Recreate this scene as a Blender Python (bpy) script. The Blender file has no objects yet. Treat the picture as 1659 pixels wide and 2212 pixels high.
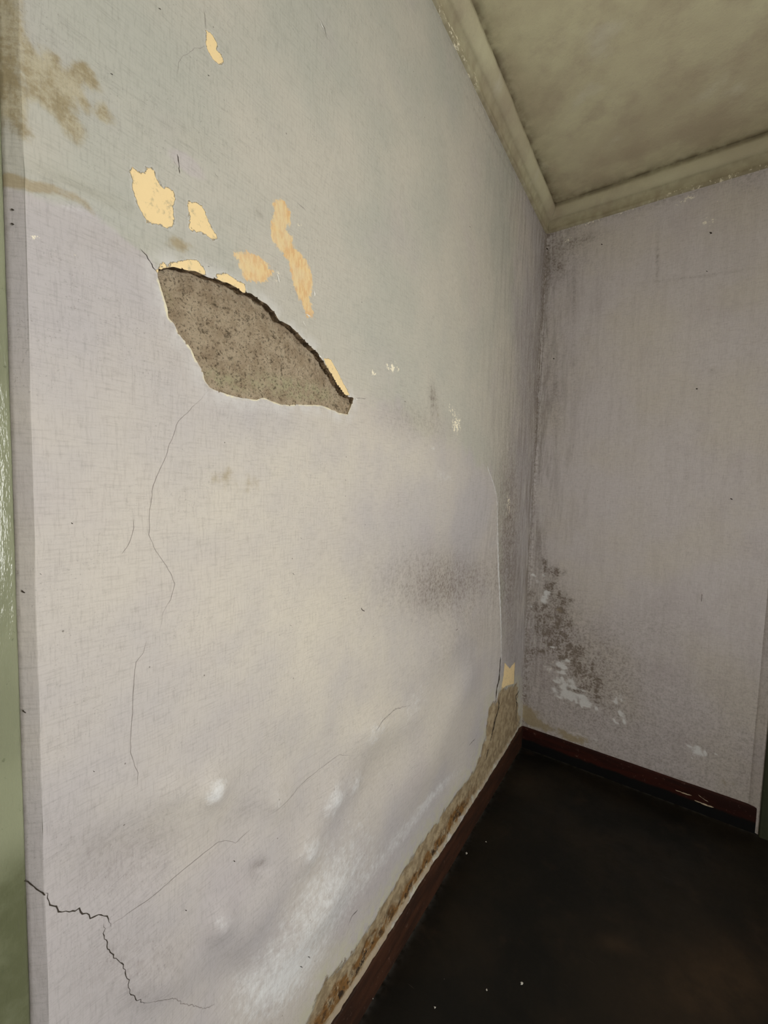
import bpy, bmesh, math, random
import numpy as np
from mathutils import Matrix, Vector

random.seed(4)
rng = np.random.default_rng(7)

# ------------------------------------------------------------------ camera
YAW, PIT, ROL, FOC = -0.6022, -0.0670, 0.0269, 899.7      # focal length in pixels of the 1659-wide frame
CAM = np.array([0.6044, 0.0, 1.42])
f_ = np.array([math.sin(YAW) * math.cos(PIT), math.cos(YAW) * math.cos(PIT), math.sin(PIT)])
r_ = np.cross(f_, [0, 0, 1]); r_ /= np.linalg.norm(r_); u_ = np.cross(r_, f_)
RR = r_ * math.cos(ROL) + u_ * math.sin(ROL)
UU = -r_ * math.sin(ROL) + u_ * math.cos(ROL)
cd = bpy.data.cameras.new('camera'); cam = bpy.data.objects.new('camera', cd)
bpy.context.scene.collection.objects.link(cam)
M = Matrix.Identity(4)
for i in range(3):
    M[i][0] = RR[i]; M[i][1] = UU[i]; M[i][2] = -f_[i]; M[i][3] = CAM[i]
cam.matrix_world = M
cd.sensor_fit = 'VERTICAL'; cd.sensor_height = 24.0; cd.lens = FOC / 2212 * 24.0; cd.clip_start = 0.02
sc = bpy.context.scene; sc.camera = cam

# ------------------------------------------------------------------ world, window light, exposure
w = bpy.data.worlds.new('sky'); sc.world = w; w.use_nodes = True
w.node_tree.nodes['Background'].inputs[0].default_value = (0.88, 0.94, 1.0, 1)
w.node_tree.nodes['Background'].inputs[1].default_value = 1.1
WX, WY0, WY1, WZ0, WZ1 = 2.15, -0.20, 0.80, 0.75, 1.90       # the window opening in the right wall
ld = bpy.data.lights.new('window_daylight', 'AREA'); lo = bpy.data.objects.new('window_daylight', ld)
sc.collection.objects.link(lo); ld.shape = 'RECTANGLE'; ld.size = WY1 - WY0; ld.size_y = WZ1 - WZ0
ld.energy = 61; ld.color = (1.0, 0.985, 0.965)
lo.location = (WX + 0.26, (WY0 + WY1) / 2, (WZ0 + WZ1) / 2)
lo.rotation_euler = (math.radians(90), 0, math.radians(90))   # faces -x, into the room
sc.view_settings.view_transform = 'Standard'; sc.view_settings.look = 'None'
sc.view_settings.gamma = 1; sc.view_settings.use_curve_mapping = False
sc.view_settings.exposure = 0.0

# ------------------------------------------------------------------ room measures
YB = 2.272           # back wall plane
ZC = 2.711           # underside of the cornice
ZT = 2.820           # ceiling
ZB = 0.115           # top of the baseboard
BT = 0.010           # baseboard thickness
YR = -1.55           # rear wall

def ray(px, py):
    return f_ * FOC + RR * (px - 829.5) - UU * (py - 1106.0)
def onleft(px, py, x=0.0):           # where the line of sight meets the left wall: (y, z)
    d = ray(px, py); t = (x - CAM[0]) / d[0]; p = CAM + d * t; return (p[1], p[2])
def onback(px, py, y=YB):            # same for the back wall: (x, z)
    d = ray(px, py); t = (y - CAM[1]) / d[1]; p = CAM + d * t; return (p[0], p[2])
def onfloor(px, py):
    d = ray(px, py); t = -CAM[2] / d[2]; p = CAM + d * t; return (p[0], p[1])

# ------------------------------------------------------------------ number helpers
class Noise:
    def __init__(s, seed): s.t = np.random.default_rng(seed).random((256, 256))
    def __call__(s, x, y):
        xi = np.floor(x).astype(int); yi = np.floor(y).astype(int); fx = x - xi; fy = y - yi
        fx = fx * fx * (3 - 2 * fx); fy = fy * fy * (3 - 2 * fy); t = s.t
        a = t[xi & 255, yi & 255]; b = t[(xi + 1) & 255, yi & 255]; c = t[xi & 255, (yi + 1) & 255]; d = t[(xi + 1) & 255, (yi + 1) & 255]
        return (a + (b - a) * fx) * (1 - fy) + (c + (d - c) * fx) * fy
def fbm(x, y, scale, seed, octv=4):
    v = 0; a = .5; n = Noise(seed); s = scale
    for k in range(octv):
        v = v + a * (n(x * s + 17.3 * k, y * s + 5.1 * k) * 2 - 1); a *= .5; s *= 2.07
    return v
def ss(a, b, x):
    t = np.clip((x - a) / (b - a), 0, 1); return t * t * (3 - 2 * t)
def dpoly(x, y, pts, closed=False):
    d = np.full(x.shape, 1e9); n = len(pts)
    for i in range(n if closed else n - 1):
        ax, ay = pts[i]; bx, by = pts[(i + 1) % n]; ex, ey = bx - ax, by - ay
        t = np.clip(((x - ax) * ex + (y - ay) * ey) / (ex * ex + ey * ey + 1e-12), 0, 1)
        d = np.minimum(d, (x - ax - t * ex) ** 2 + (y - ay - t * ey) ** 2)
    return np.sqrt(d)
def inside(x, y, pts):
    c = np.zeros(x.shape, bool); n = len(pts)
    for i in range(n):
        ax, ay = pts[i]; bx, by = pts[(i + 1) % n]
        if ay == by: continue
        c ^= ((ay > y) != (by > y)) & (x < (bx - ax) * (y - ay) / (by - ay) + ax)
    return c
def sdf(x, y, pts):                  # negative inside
    d = dpoly(x, y, pts, True); return np.where(inside(x, y, pts), -d, d)
def blob(x, y, conv, spec):          # elliptical soft marks: centre, end of each half axis, strength
    v = np.zeros(x.shape)
    for (c, a, b, s) in spec:
        C = np.array(conv(*c)); A = np.array(conv(c[0] + a[0], c[1] + a[1])) - C; B = np.array(conv(c[0] + b[0], c[1] + b[1])) - C
        det = A[0] * B[1] - A[1] * B[0]; X = x - C[0]; Y = y - C[1]
        p = (X * B[1] - Y * B[0]) / det; q = (A[0] * Y - A[1] * X) / det
        v = v + s * np.exp(-(p * p + q * q) * 1.1)
    return v

# ------------------------------------------------------------------ materials
class NT:
    def __init__(s, name, rough=.8, spec=.3):
        s.m = bpy.data.materials.new(name); s.m.use_nodes = True; s.n = s.m.node_tree.nodes; s.l = s.m.node_tree.links
        s.b = s.n['Principled BSDF']; s.b.inputs['Roughness'].default_value = rough
        s.b.inputs['Specular IOR Level'].default_value = spec
        s.tc = s.n.new('ShaderNodeTexCoord').outputs['Object']
    def link(s, a, b):
        s.l.new(a, b)
    def put(s, sock, v):
        if hasattr(v, 'links') or hasattr(v, 'is_linked'): s.l.new(v, sock)
        elif isinstance(v, tuple): sock.default_value = v if len(v) == 4 or sock.type == 'VECTOR' else (*v, 1)
        else: sock.default_value = v
    def map(s, scale=(1, 1, 1), rot=(0, 0, 0)):
        n = s.n.new('ShaderNodeMapping'); s.l.new(s.tc, n.inputs[0]); n.inputs['Scale'].default_value = scale; n.inputs['Rotation'].default_value = rot
        return n.outputs[0]
    def noise(s, scale, detail=4, rough=.55, vec=None, dist=0):
        n = s.n.new('ShaderNodeTexNoise'); s.l.new(vec or s.tc, n.inputs['Vector']); n.inputs['Scale'].default_value = scale
        n.inputs['Detail'].default_value = detail; n.inputs['Roughness'].default_value = rough; n.inputs['Distortion'].default_value = dist
        return n.outputs['Fac']
    def vor(s, scale, vec=None):
        n = s.n.new('ShaderNodeTexVoronoi'); s.l.new(vec or s.tc, n.inputs['Vector']); n.inputs['Scale'].default_value = scale
        return n.outputs['Distance']
    def attr(s, name):
        n = s.n.new('ShaderNodeAttribute'); n.attribute_name = name; return n.outputs['Fac']
    def math(s, op, a, b=0.0, clamp=False):
        n = s.n.new('ShaderNodeMath'); n.operation = op; n.use_clamp = clamp; s.put(n.inputs[0], a); s.put(n.inputs[1], b); return n.outputs[0]
    def rng(s, v, a, b, c=0.0, d=1.0, smooth=True):
        n = s.n.new('ShaderNodeMapRange'); n.interpolation_type = 'SMOOTHSTEP' if smooth else 'LINEAR'
        s.put(n.inputs[0], v); n.inputs[1].default_value = a; n.inputs[2].default_value = b; n.inputs[3].default_value = c; n.inputs[4].default_value = d
        return n.outputs[0]
    def mix(s, f, a, b, mode='MIX'):
        n = s.n.new('ShaderNodeMix'); n.data_type = 'RGBA'; n.blend_type = mode
        s.put(n.inputs[0], f); s.put(n.inputs[6], a); s.put(n.inputs[7], b); return n.outputs[2]
    def bump(s, h, dist=.002, strength=1.0):
        n = s.n.new('ShaderNodeBump'); n.inputs['Distance'].default_value = dist; n.inputs['Strength'].default_value = strength
        s.l.new(h, n.inputs['Height']); s.l.new(n.outputs[0], s.b.inputs['Normal'])
    def col(s, c): s.put(s.b.inputs['Base Color'], c); return s.m

def paint_material(name, lilac, greenish, along, gsd=True):
    """Old distemper: tints, stains and flaking edges are steered by the mesh's own masks plus noise."""
    m = NT(name, .62, .35)
    vec = m.map(along)                                       # stretched coords for brush marks
    big = m.noise(2.6, 4); mid = m.noise(9, 5, .6)
    c = m.mix(m.rng(m.math('ADD', m.attr('green'), m.math('MULTIPLY', m.math('SUBTRACT', mid, .5), .9)), .35, .65), lilac, greenish)
    c = m.mix(m.rng(big, .38, .66, 0, .55), c, (.60, .55, .465))                      # warm drifts
    c = m.mix(m.rng(m.noise(4.1, 3), .52, .72, 0, .3), c, (.47, .42, .42))          # pinkish drifts
    c = m.mix(m.math('MULTIPLY', m.attr('warm'), m.rng(mid, .25, .7, .5, 1.0), True), c, (.66, .61, .50))
    # patches of tone
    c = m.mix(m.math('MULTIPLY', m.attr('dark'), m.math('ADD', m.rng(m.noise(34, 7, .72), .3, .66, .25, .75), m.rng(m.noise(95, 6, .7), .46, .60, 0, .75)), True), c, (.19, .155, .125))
    stk = m.noise(1, 5, .68, m.map((42, 42, 4.5)))
    c = m.mix(m.math('MULTIPLY', m.attr('streak'), m.rng(stk, .44, .66), True), c, (.235, .20, .17))
    c = m.mix(m.math('MULTIPLY', m.attr('streak'), m.rng(m.noise(1, 5, .68, m.map((60, 60, 6))), .54, .70), True), c, (.62, .60, .56))
    tanf = m.math('ADD', m.attr('tan'), m.math('MULTIPLY', m.math('SUBTRACT', m.noise(17, 6, .65), .5), 1.6))
    c = m.mix(m.math('MULTIPLY', m.rng(tanf, .42, .8, 0, .8), m.rng(m.attr('tan'), .02, .25)), c, (.36, .29, .165))
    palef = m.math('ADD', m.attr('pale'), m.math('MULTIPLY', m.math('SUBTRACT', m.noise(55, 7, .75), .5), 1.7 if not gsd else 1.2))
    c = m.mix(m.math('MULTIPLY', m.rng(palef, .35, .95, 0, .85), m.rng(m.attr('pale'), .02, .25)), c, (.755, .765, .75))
    if gsd:
        stn = m.math('ADD', m.attr('sd_tan'), m.math('MULTIPLY', m.math('SUBTRACT', m.noise(42, 6, .7), .5), .030))
        tcol = m.mix(m.rng(m.noise(36, 6, .75), .38, .62), (.30, .245, .135), (.47, .425, .30))
        c = m.mix(m.rng(stn, .008, -.004, 0, .95), c, tcol)
    # brush marks, speckle, dirt
    b1 = m.noise(1, 4, .7, vec)

    vz = m.noise(1, 4, .75, m.map((320, 320, 40))); hz = m.noise(1, 4, .75, m.map((30, 30, 300)))
    c = m.mix(m.rng(vz, .45, .75, 0, .24), c, (.30, .27, .25), 'MULTIPLY')
    c = m.mix(m.rng(hz, .45, .75, 0, .24), c, (.30, .27, .25), 'MULTIPLY')
    sp = m.noise(330, 3, .6)
    c = m.mix(m.math('MULTIPLY', m.rng(sp, .60, .70, 0, .42), m.rng(m.noise(6, 3), .4, .6)), c, (.20, .18, .16))
    c = m.mix(m.rng(m.vor(21), .035, .02, 0, .75), c, (.13, .11, .09))
    # flaked-off paint: cream undercoat, orange undercoat, rotten plaster
    j = m.math('ADD', m.math('MULTIPLY', m.math('SUBTRACT', m.noise(170, 6, .75), .5), .013), m.math('MULTIPLY', m.math('SUBTRACT', m.noise(40, 3), .5), .010))
    h = m.math('MULTIPLY', sp, .15)
    h = m.math('ADD', h, m.math('MULTIPLY', m.noise(90, 5, .6), .5))
    if gsd:
        so = m.math('ADD', m.attr('sd_orange'), m.math('MULTIPLY', m.math('SUBTRACT', m.noise(85, 6, .75), .5), .035))
        oc = m.mix(m.rng(m.noise(120, 5, .7, m.map((1, 1, .35))), .42, .6), (.82, .60, .28), (.74, .44, .18))
        oc = m.mix(m.rng(m.noise(20, 4), .45, .62, 0, .45), oc, (.78, .66, .40))
        c = m.mix(m.rng(so, .0015, -.003, 0, .85), c, oc)
        sr = m.math('ADD', m.attr('sd_rot'), m.math('MULTIPLY', m.math('SUBTRACT', m.noise(20, 7, .72), .5), .13))
        rc = m.mix(m.rng(m.noise(30, 7, .75), .42, .58), (.28, .21, .12), (.44, .35, .215))
        rc = m.mix(m.math('MULTIPLY', m.rng(m.noise(26, 6, .75), .42, .52), m.rng(m.attr('rust'), .15, .6)), rc, (.22, .11, .03))
        rc = m.mix(m.math('MULTIPLY', m.rng(m.noise(34, 6, .75), .50, .56), m.attr('rust'), True), rc, (.035, .02, .009))
        lip = m.math('ADD', m.attr('lip'), m.math('MULTIPLY', m.math('SUBTRACT', m.noise(28, 4), .5), .012))
        rc = m.mix(m.rng(lip, .014, .009, 0, .8), rc, (.44, .36, .26))
        rf = m.rng(sr, .006, -.006)
        c = m.mix(rf, c, rc)
        ygl = m.math('MULTIPLY', m.rng(m.attr('sd_rot'), .11, .0, 0, .9), m.rng(m.noise(30, 5, .7), .35, .62))
        c = m.mix(m.math('MULTIPLY', ygl, m.math('SUBTRACT', 1, rf)), c, (.50, .48, .35))
        s1 = m.math('ADD', m.attr('sd_cream'), j)
        cf = m.rng(s1, .0007, -.0007)
        cc = m.mix(m.rng(m.noise(60, 6, .75), .53, .68), (.88, .68, .36), (.58, .47, .27))
        c = m.mix(m.math('MULTIPLY', m.rng(s1, .0035, .0012), .15), c, (.80, .80, .78))
        c = m.mix(cf, c, cc)
        halo = m.math('MULTIPLY', m.rng(m.attr('sd_hole'), .032, .0, 0, .55), m.rng(m.noise(30, 5, .6), .35, .6))
        c = m.mix(m.math('MULTIPLY', halo, m.math('SUBTRACT', 1, cf)), c, (.66, .65, .62))
        hf = m.math('ADD', m.attr('sd_hole'), m.math('MULTIPLY', j, .5))
        c = m.mix(m.math('MULTIPLY', m.rng(hf, .0036, .0014), m.math('MULTIPLY', m.attr('rim'), m.rng(m.noise(60, 4), .42, .56, .15, 1))), c, (.74, .68, .48))
        h = m.math('ADD', h, m.math('MULTIPLY', cf, -1.4))
        h = m.math('ADD', h, m.math('MULTIPLY', rf, m.math('MULTIPLY', m.noise(110, 7, .8), 3.4)))
        h = m.math('ADD', h, m.math('MULTIPLY', m.attr('rough'), m.math('MULTIPLY', m.noise(48, 6, .7), 2.2)))
    fl = m.math('MULTIPLY', m.rng(m.attr('fleck'), .05, .6), m.rng(m.math('ADD', m.noise(75, 6, .75), m.math('MULTIPLY', m.attr('fleck'), .12)), .60, .64))
    c = m.mix(fl, c, (.93, .86, .66) if gsd else (.84, .80, .68))
    h = m.math('ADD', h, m.math('MULTIPLY', b1, .35))
    m.bump(h, .0011, .8)
    return m.col(c)

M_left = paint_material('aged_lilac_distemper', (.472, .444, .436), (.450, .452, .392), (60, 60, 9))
M_back = paint_material('aged_lilac_distemper_plain', (.60, .560, .550), (.57, .58, .52), (60, 60, 9), False)

t = NT('broken_plaster_edge', .95, .1)
M_rim = t.col(t.mix(t.rng(t.noise(120, 5), .4, .6), (.42, .33, .21), (.62, .54, .38)))
t = NT('shade_toned_plaster_edge', .95, .1)
M_rim_shade = t.col(t.mix(t.rng(t.noise(60, 6, .75), .45, .62), (.09, .065, .042), (.38, .29, .19)))  # upper edge of the hole: its overhang shadow painted as dark colour
t = NT('crack_dirt', 1, 0); M_crack = t.col((.055, .045, .035))
t = NT('hairline_dirt', 1, 0); M_hair = t.col((.27, .24, .22))
t = NT('white_undercoat_chip', .7, .3); M_chip = t.col(t.mix(t.rng(t.noise(200, 4), .4, .6), (.90, .88, .82), (.72, .70, .62)))

t = NT('sandy_backing_mortar', .95, .1)
a = t.noise(34, 7, .72); g = t.noise(230, 5, .7)
c = t.mix(t.rng(a, .36, .64), (.52, .40, .265), (.74, .61, .43))
c = t.mix(t.math('MULTIPLY', t.rng(t.attr('yellow'), .2, .9), t.rng(t.noise(70, 6, .75), .38, .6)), c, (.66, .60, .38))
c = t.mix(t.rng(g, .53, .62, 0, .7), c, (.13, .095, .06))
c = t.mix(t.rng(t.noise(150, 4, .7), .61, .66, 0, .8), c, (.78, .70, .50))
c = t.mix(t.rng(t.noise(60, 7, .8), .56, .63, 0, .8), c, (.12, .09, .055))
t.bump(t.math('ADD', g, t.math('MULTIPLY', t.noise(60, 7, .8), 2.5)), .004, 1)
M_mortar = t.col(c)

def ceiling_material(name, k=1.0):
    t = NT(name, .85, .2); a = t.noise(2.2, 5, .6); b = t.noise(7, 6, .6)
    c = t.mix(t.rng(a, .35, .65), (.44 * k, .415 * k, .275 * k), (.36 * k, .32 * k, .215 * k))
    c = t.mix(t.rng(b, .42, .68, 0, .65), c, (.30 * k, .25 * k, .175 * k))
    c = t.mix(t.rng(t.noise(5, 5), .58, .74, 0, .5), c, (.47 * k, .45 * k, .36 * k))
    c = t.mix(t.math('MULTIPLY', t.attr('dark'), t.rng(t.noise(24, 5), .3, .65, .4, 1), True), c, (.15, .12, .065))
    c = t.mix(t.rng(t.noise(300, 3), .62, .72, 0, .3), c, (.2, .17, .12))
    c = t.mix(t.math('MULTIPLY', t.rng(t.attr('fleck'), .1, .6), t.rng(t.noise(70, 6, .75, t.map((1, .5, 1))), .56, .60)), c, (.86, .80, .60))
    t.bump(t.math('ADD', t.noise(12, 6, .6), t.math('MULTIPLY', g2(t), .2)), .004, .6)
    return t.col(c)
def g2(t): return t.noise(160, 4)
M_ceil = ceiling_material('water_stained_ceiling_paint', 1.55); M_corn = ceiling_material('cornice_distemper', 1.22)

def board_material(name, c1, c2, rough):
    t = NT(name, rough, .2)
    c = t.mix(t.rng(t.noise(6, 5, .6, t.map((1, 1, 6))), .35, .65), c1, c2)
    c = t.mix(t.rng(t.noise(60, 6, .75), .60, .68, 0, .6), c, (.16, .10, .075))
    c = t.mix(t.math('MULTIPLY', t.rng(t.attr('fleck'), .1, .5), t.rng(t.noise(60, 5, .7), .50, .56)), c, (.50, .45, .36))
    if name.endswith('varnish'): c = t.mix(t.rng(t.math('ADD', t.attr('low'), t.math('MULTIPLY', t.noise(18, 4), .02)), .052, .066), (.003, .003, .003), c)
    t.bump(t.noise(40, 5, .6), .0015, .6); return t.col(c)
M_bl = board_material('dark_red_oxide_board_paint', (.050, .020, .010), (.026, .012, .007), .6)
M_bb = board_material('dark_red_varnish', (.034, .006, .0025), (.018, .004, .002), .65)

t = NT('black_polished_floor', .42, .22)
c = t.mix(t.rng(t.noise(2.4, 5, .6), .4, .62), (.0055, .005, .0035), (.013, .0095, .0055))
c = t.mix(t.rng(t.noise(7, 6, .65), .55, .72, 0, .7), c, (.022, .014, .008))
dl = t.noise(1, 3, .6, t.map((6, 160, 1), (0, 0, .5)))
c = t.mix(t.math('MULTIPLY', t.rng(dl, .70, .76), t.rng(t.noise(3, 3), .5, .62)), c, (.085, .075, .06))
c = t.mix(t.rng(t.vor(9), .012, .006), c, (.40, .38, .34))
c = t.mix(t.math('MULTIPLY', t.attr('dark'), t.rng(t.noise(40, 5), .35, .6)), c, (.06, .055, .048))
c = t.mix(t.math('MULTIPLY', t.attr('brown_glow'), t.rng(t.noise(14, 6, .7), .3, .65, .5, 1)), c, (.040, .024, .012))
t.put(t.b.inputs['Roughness'], t.rng(t.noise(9, 6, .7), .3, .7, .34, .62)); t.bump(t.noise(50, 5, .6), .0012, .5)
M_floor = t.col(c)

def gloss_green(name, col, dark, rough):
    t = NT(name, rough, .5)
    c = t.mix(t.rng(t.noise(5, 4), .4, .62), col, tuple(v * .86 for v in col))
    c = t.mix(t.math('MULTIPLY', t.attr('dark'), t.rng(t.noise(14, 6, .65), .3, .6, .6, 1.0), True), c, dark)
    c = t.mix(t.rng(t.noise(90, 5, .7), .64, .70, 0, .6), c, (.10, .11, .06))
    t.bump(t.noise(1, 4, .65, t.map((120, 120, 22))), .0022, 1.0); return t.col(c)
M_green = gloss_green('pale_green_gloss_enamel', (.26, .275, .175), (.11, .118, .062), .14)
M_green2 = gloss_green('dark_green_gloss_enamel', (.060, .068, .038), (.03, .032, .02), .35)
t = NT('plain_old_wall_paint', .8); M_plain = t.col(t.mix(t.rng(t.noise(2), .4, .6), (.60, .57, .54), (.54, .52, .48)))
t = NT('white_window_paint', .4); M_white = t.col((.7, .7, .68))
t = NT('plaster_crumb', .9, .2); M_flake = t.col(t.mix(t.rng(t.noise(300, 4), .4, .6), (.62, .61, .56), (.42, .40, .35)))

# ------------------------------------------------------------------ mesh helpers
COL = sc.collection
def make(name, V, F, mats, attrs=None, parent=None, fm=None, smooth=True, kind=None, label=None):
    me = bpy.data.meshes.new(name); V = np.asarray(V, dtype=np.float32)
    if isinstance(F, np.ndarray):
        n = len(F); me.vertices.add(len(V)); me.vertices.foreach_set('co', V.ravel())
        me.loops.add(n * 4); me.loops.foreach_set('vertex_index', F.astype(np.int32).ravel())
        me.polygons.add(n); me.polygons.foreach_set('loop_start', np.arange(0, n * 4, 4, dtype=np.int32))
        me.update(calc_edges=True); me.validate()
    else:
        me.from_pydata([tuple(map(float, v)) for v in V], [], [tuple(map(int, f)) for f in F]); me.update()
    for m in mats: me.materials.append(m)
    n = len(me.polygons)
    if fm is not None and len(fm) == n: me.polygons.foreach_set('material_index', np.asarray(fm, dtype=np.int32))
    me.polygons.foreach_set('use_smooth', np.full(n, smooth))
    for k, v in (attrs or {}).items():
        a = me.attributes.new(k, 'FLOAT', 'POINT'); a.data.foreach_set('value', np.asarray(v, dtype=np.float32))
    o = bpy.data.objects.new(name, me); COL.objects.link(o)
    if parent: o.parent = parent
    if kind: o['kind'] = kind
    if label: o['label'] = label
    return o
def boxVF(x0, x1, y0, y1, z0, z1):
    V = [(x, y, z) for x in (x0, x1) for y in (y0, y1) for z in (z0, z1)]
    F = [(0, 1, 3, 2), (4, 6, 7, 5), (0, 4, 5, 1), (2, 3, 7, 6), (0, 2, 6, 4), (1, 5, 7, 3)]
    return V, F
class MB:
    """collects pieces (verts, quads, material slot, attributes) of ONE mesh"""
    def __init__(s, keys=()): s.V = []; s.F = []; s.M = []; s.A = {k: [] for k in keys}; s.n = 0
    def add(s, V, F, mat=0, attrs=None):
        V = np.asarray(V, float); F = np.asarray(F, int); s.V.append(V); s.F.append(F + s.n); s.M.append(np.full(len(F), mat)); s.n += len(V)
        for k in s.A: s.A[k].append((attrs or {}).get(k, np.full(len(V), s.default(k))))
    def default(s, k): return 1.0 if k in ('sd_cream', 'sd_orange', 'sd_rot', 'sd_hole', 'sd_tan', 'lip') else 0.0
    def build(s, name, mats, **kw):
        return make(name, np.concatenate(s.V), np.concatenate(s.F), mats, {k: np.concatenate(v) for k, v in s.A.items()}, fm=np.concatenate(s.M), **kw)

def resample(P, step, jit, seed):
    r = np.random.default_rng(seed); P = np.array(P, float); out = [P[0]]
    for i in range(len(P) - 1):
        L = np.linalg.norm(P[i + 1] - P[i]); n = max(1, int(L / step)); e = (P[i + 1] - P[i]) / L; nn = np.array([-e[1], e[0]])
        for k in range(1, n + 1):
            q = P[i] + (P[i + 1] - P[i]) * k / n
            if not (i == len(P) - 2 and k == n): q = q + nn * r.normal() * jit + e * r.normal() * jit * .3
            out.append(q)
    return np.array(out)
def ribbon(P, wid, step=.005, jit=.0007, seed=1, taper=True):
    """thin crack outline: centre line -> left/right points with an irregular width"""
    Q = resample(P, step, jit, seed); r = np.random.default_rng(seed + 99); n = len(Q)
    T = np.gradient(Q, axis=0); T /= np.linalg.norm(T, axis=1)[:, None] + 1e-9; N = np.stack([-T[:, 1], T[:, 0]], 1)
    k = np.linspace(0, 1, n); wd = wid * (.45 + .9 * r.random(n))
    if taper: wd *= np.minimum(1, np.minimum(k, 1 - k) * 6 + .15)
    L = Q + N * wd[:, None] / 2; R = Q - N * wd[:, None] / 2
    F = [(i, i + 1, n + i + 1, n + i) for i in range(n - 1)]
    return np.concatenate([L, R]), F

# ------------------------------------------------------------------ LEFT WALL: traced marks in wall measures
HOLE_UP = [(338,587),(351,578),(375,577),(392,583),(419,587),(442,597),(463,604),(490,612),(510,624),(520,632),(537,634),(554,648),(572,659),(588,678),(598,695),(621,705),(638,722),(659,742),(682,762),(692,779),(709,803),(723,827),(740,850),(753,857),(765,859)]
HOLE_LOW = [(758,877),(750,894),(729,892),(706,881),(689,875),(645,874),(605,874),(581,867),(566,860),(544,864),(520,862),(493,855),(470,847),(449,837),(439,820),(436,803),(426,786),(412,756),(399,739),(385,719),(375,698),(363,688),(358,658),(350,631),(341,604)]
CREAM = [
 [(284,360),(297,371),(310,375),(316,361),(332,365),(339,388),(351,405),(368,408),(375,419),(373,449),(375,473),(375,486),(368,493),(338,486),(317,479),(307,462),(294,439),(285,405)],
 [(405,435),(435,442),(442,456),(449,479),(462,500),(467,515),(459,518),(435,503),(410,496),(407,466)],
 [(446,66),(459,74),(471,95),(467,108),(479,121),(483,135),(473,140),(457,125),(449,111),(446,98)],
 [(336,588),(351,570),(358,574),(382,563),(405,558),(424,565),(436,580),(443,598),(419,592),(392,588),(375,582),(351,582)],
 [(463,597),(480,589),(497,597),(510,607),(523,611),(528,630),(520,636),(490,616),(465,607)],
 [(694,773),(713,779),(729,806),(743,833),(757,856),(740,855),(723,831),(705,805)],
 [(1092,1432),(1103,1445),(1115,1430),(1112,1478),(1095,1482),(1084,1494),(1090,1459)],
 [(1068,4),(1068,4.5),(1068.4,4.5)],
]
ORANGE = [
 [(500,546),(530,543),(554,550),(571,563),(589,587),(581,597),(567,614),(544,607),(520,607),(520,587),(513,567)],
 [(591,435),(611,428),(628,459),(628,482),(615,492),(632,513),(633,533),(652,550),(665,570),(674,590),(675,621),(670,644),(675,668),(679,688),(662,685),(650,654),(635,621),(628,587),(618,557),(598,536),(584,509),(583,482),(591,459)],
]
ROT = [(1085,1490),(1118,1478),(1125,1600),(1120,1575),(1000,1760),(860,1980),(714,2212),(470,2600),(415,2570),(520,2440),(600,2330),(668,2205),(705,2120),(760,2065),(800,2000),(860,1905),(905,1830),(950,1770),(985,1715),(1020,1660),(1042,1600),(1052,1530),(1068,1510)]
EDGE = [(-40,365),(10,384),(60,425),(120,445),(190,468),(255,515),(315,555),(345,600),(440,720),(560,800),(700,860),(770,880),(850,905),(930,965),(1000,985),(1060,1040),(1076,1120),(1079,1300),(1082,1480),(1120,1500)]
RIDGE = [(1052,1010),(1066,1080),(1071,1180),(1073,1300),(1075,1415),(1066,1505),(1058,1560),(1045,1630),(1010,1690)]
BROWN_LINE = [(5,372),(30,384),(60,402),(110,412),(160,432),(200,462)]

TAN = [[(45,70),(62,95),(85,128),(100,112),(125,125),(132,148),(158,150),(180,135),(196,150),(210,184),(196,188),(182,172),(172,190),(192,226),(184,234),(166,214),(150,236),(166,262),(184,286),(164,306),(142,278),(118,250),(84,222),(52,208)],
       [(207,232),(222,229),(241,254),(226,262),(210,248)], [(-20,-30),(30,-30),(44,20),(52,100),(50,200),(52,300),(30,250),(8,240),(-20,300)]]
yA = onleft(68, 922)[0]                    # the left wall's near end (arris of the door reveal)
hole = [onleft(*p) for p in HOLE_UP + HOLE_LOW]
hup = [onleft(*p) for p in HOLE_UP]; hlow = [onleft(*p) for p in HOLE_LOW]
cream = [[onleft(*p) for p in c] for c in CREAM[:7]]
orange = [[onleft(*p) for p in c] for c in ORANGE]
rot = [onleft(*p) for p in ROT]
edge = [onleft(*p) for p in EDGE]; edge = [(-1.6, edge[0][1] + .05)] + edge
ridge = [onleft(*p) for p in RIDGE]
brown = [onleft(*p) for p in BROWN_LINE]

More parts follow.
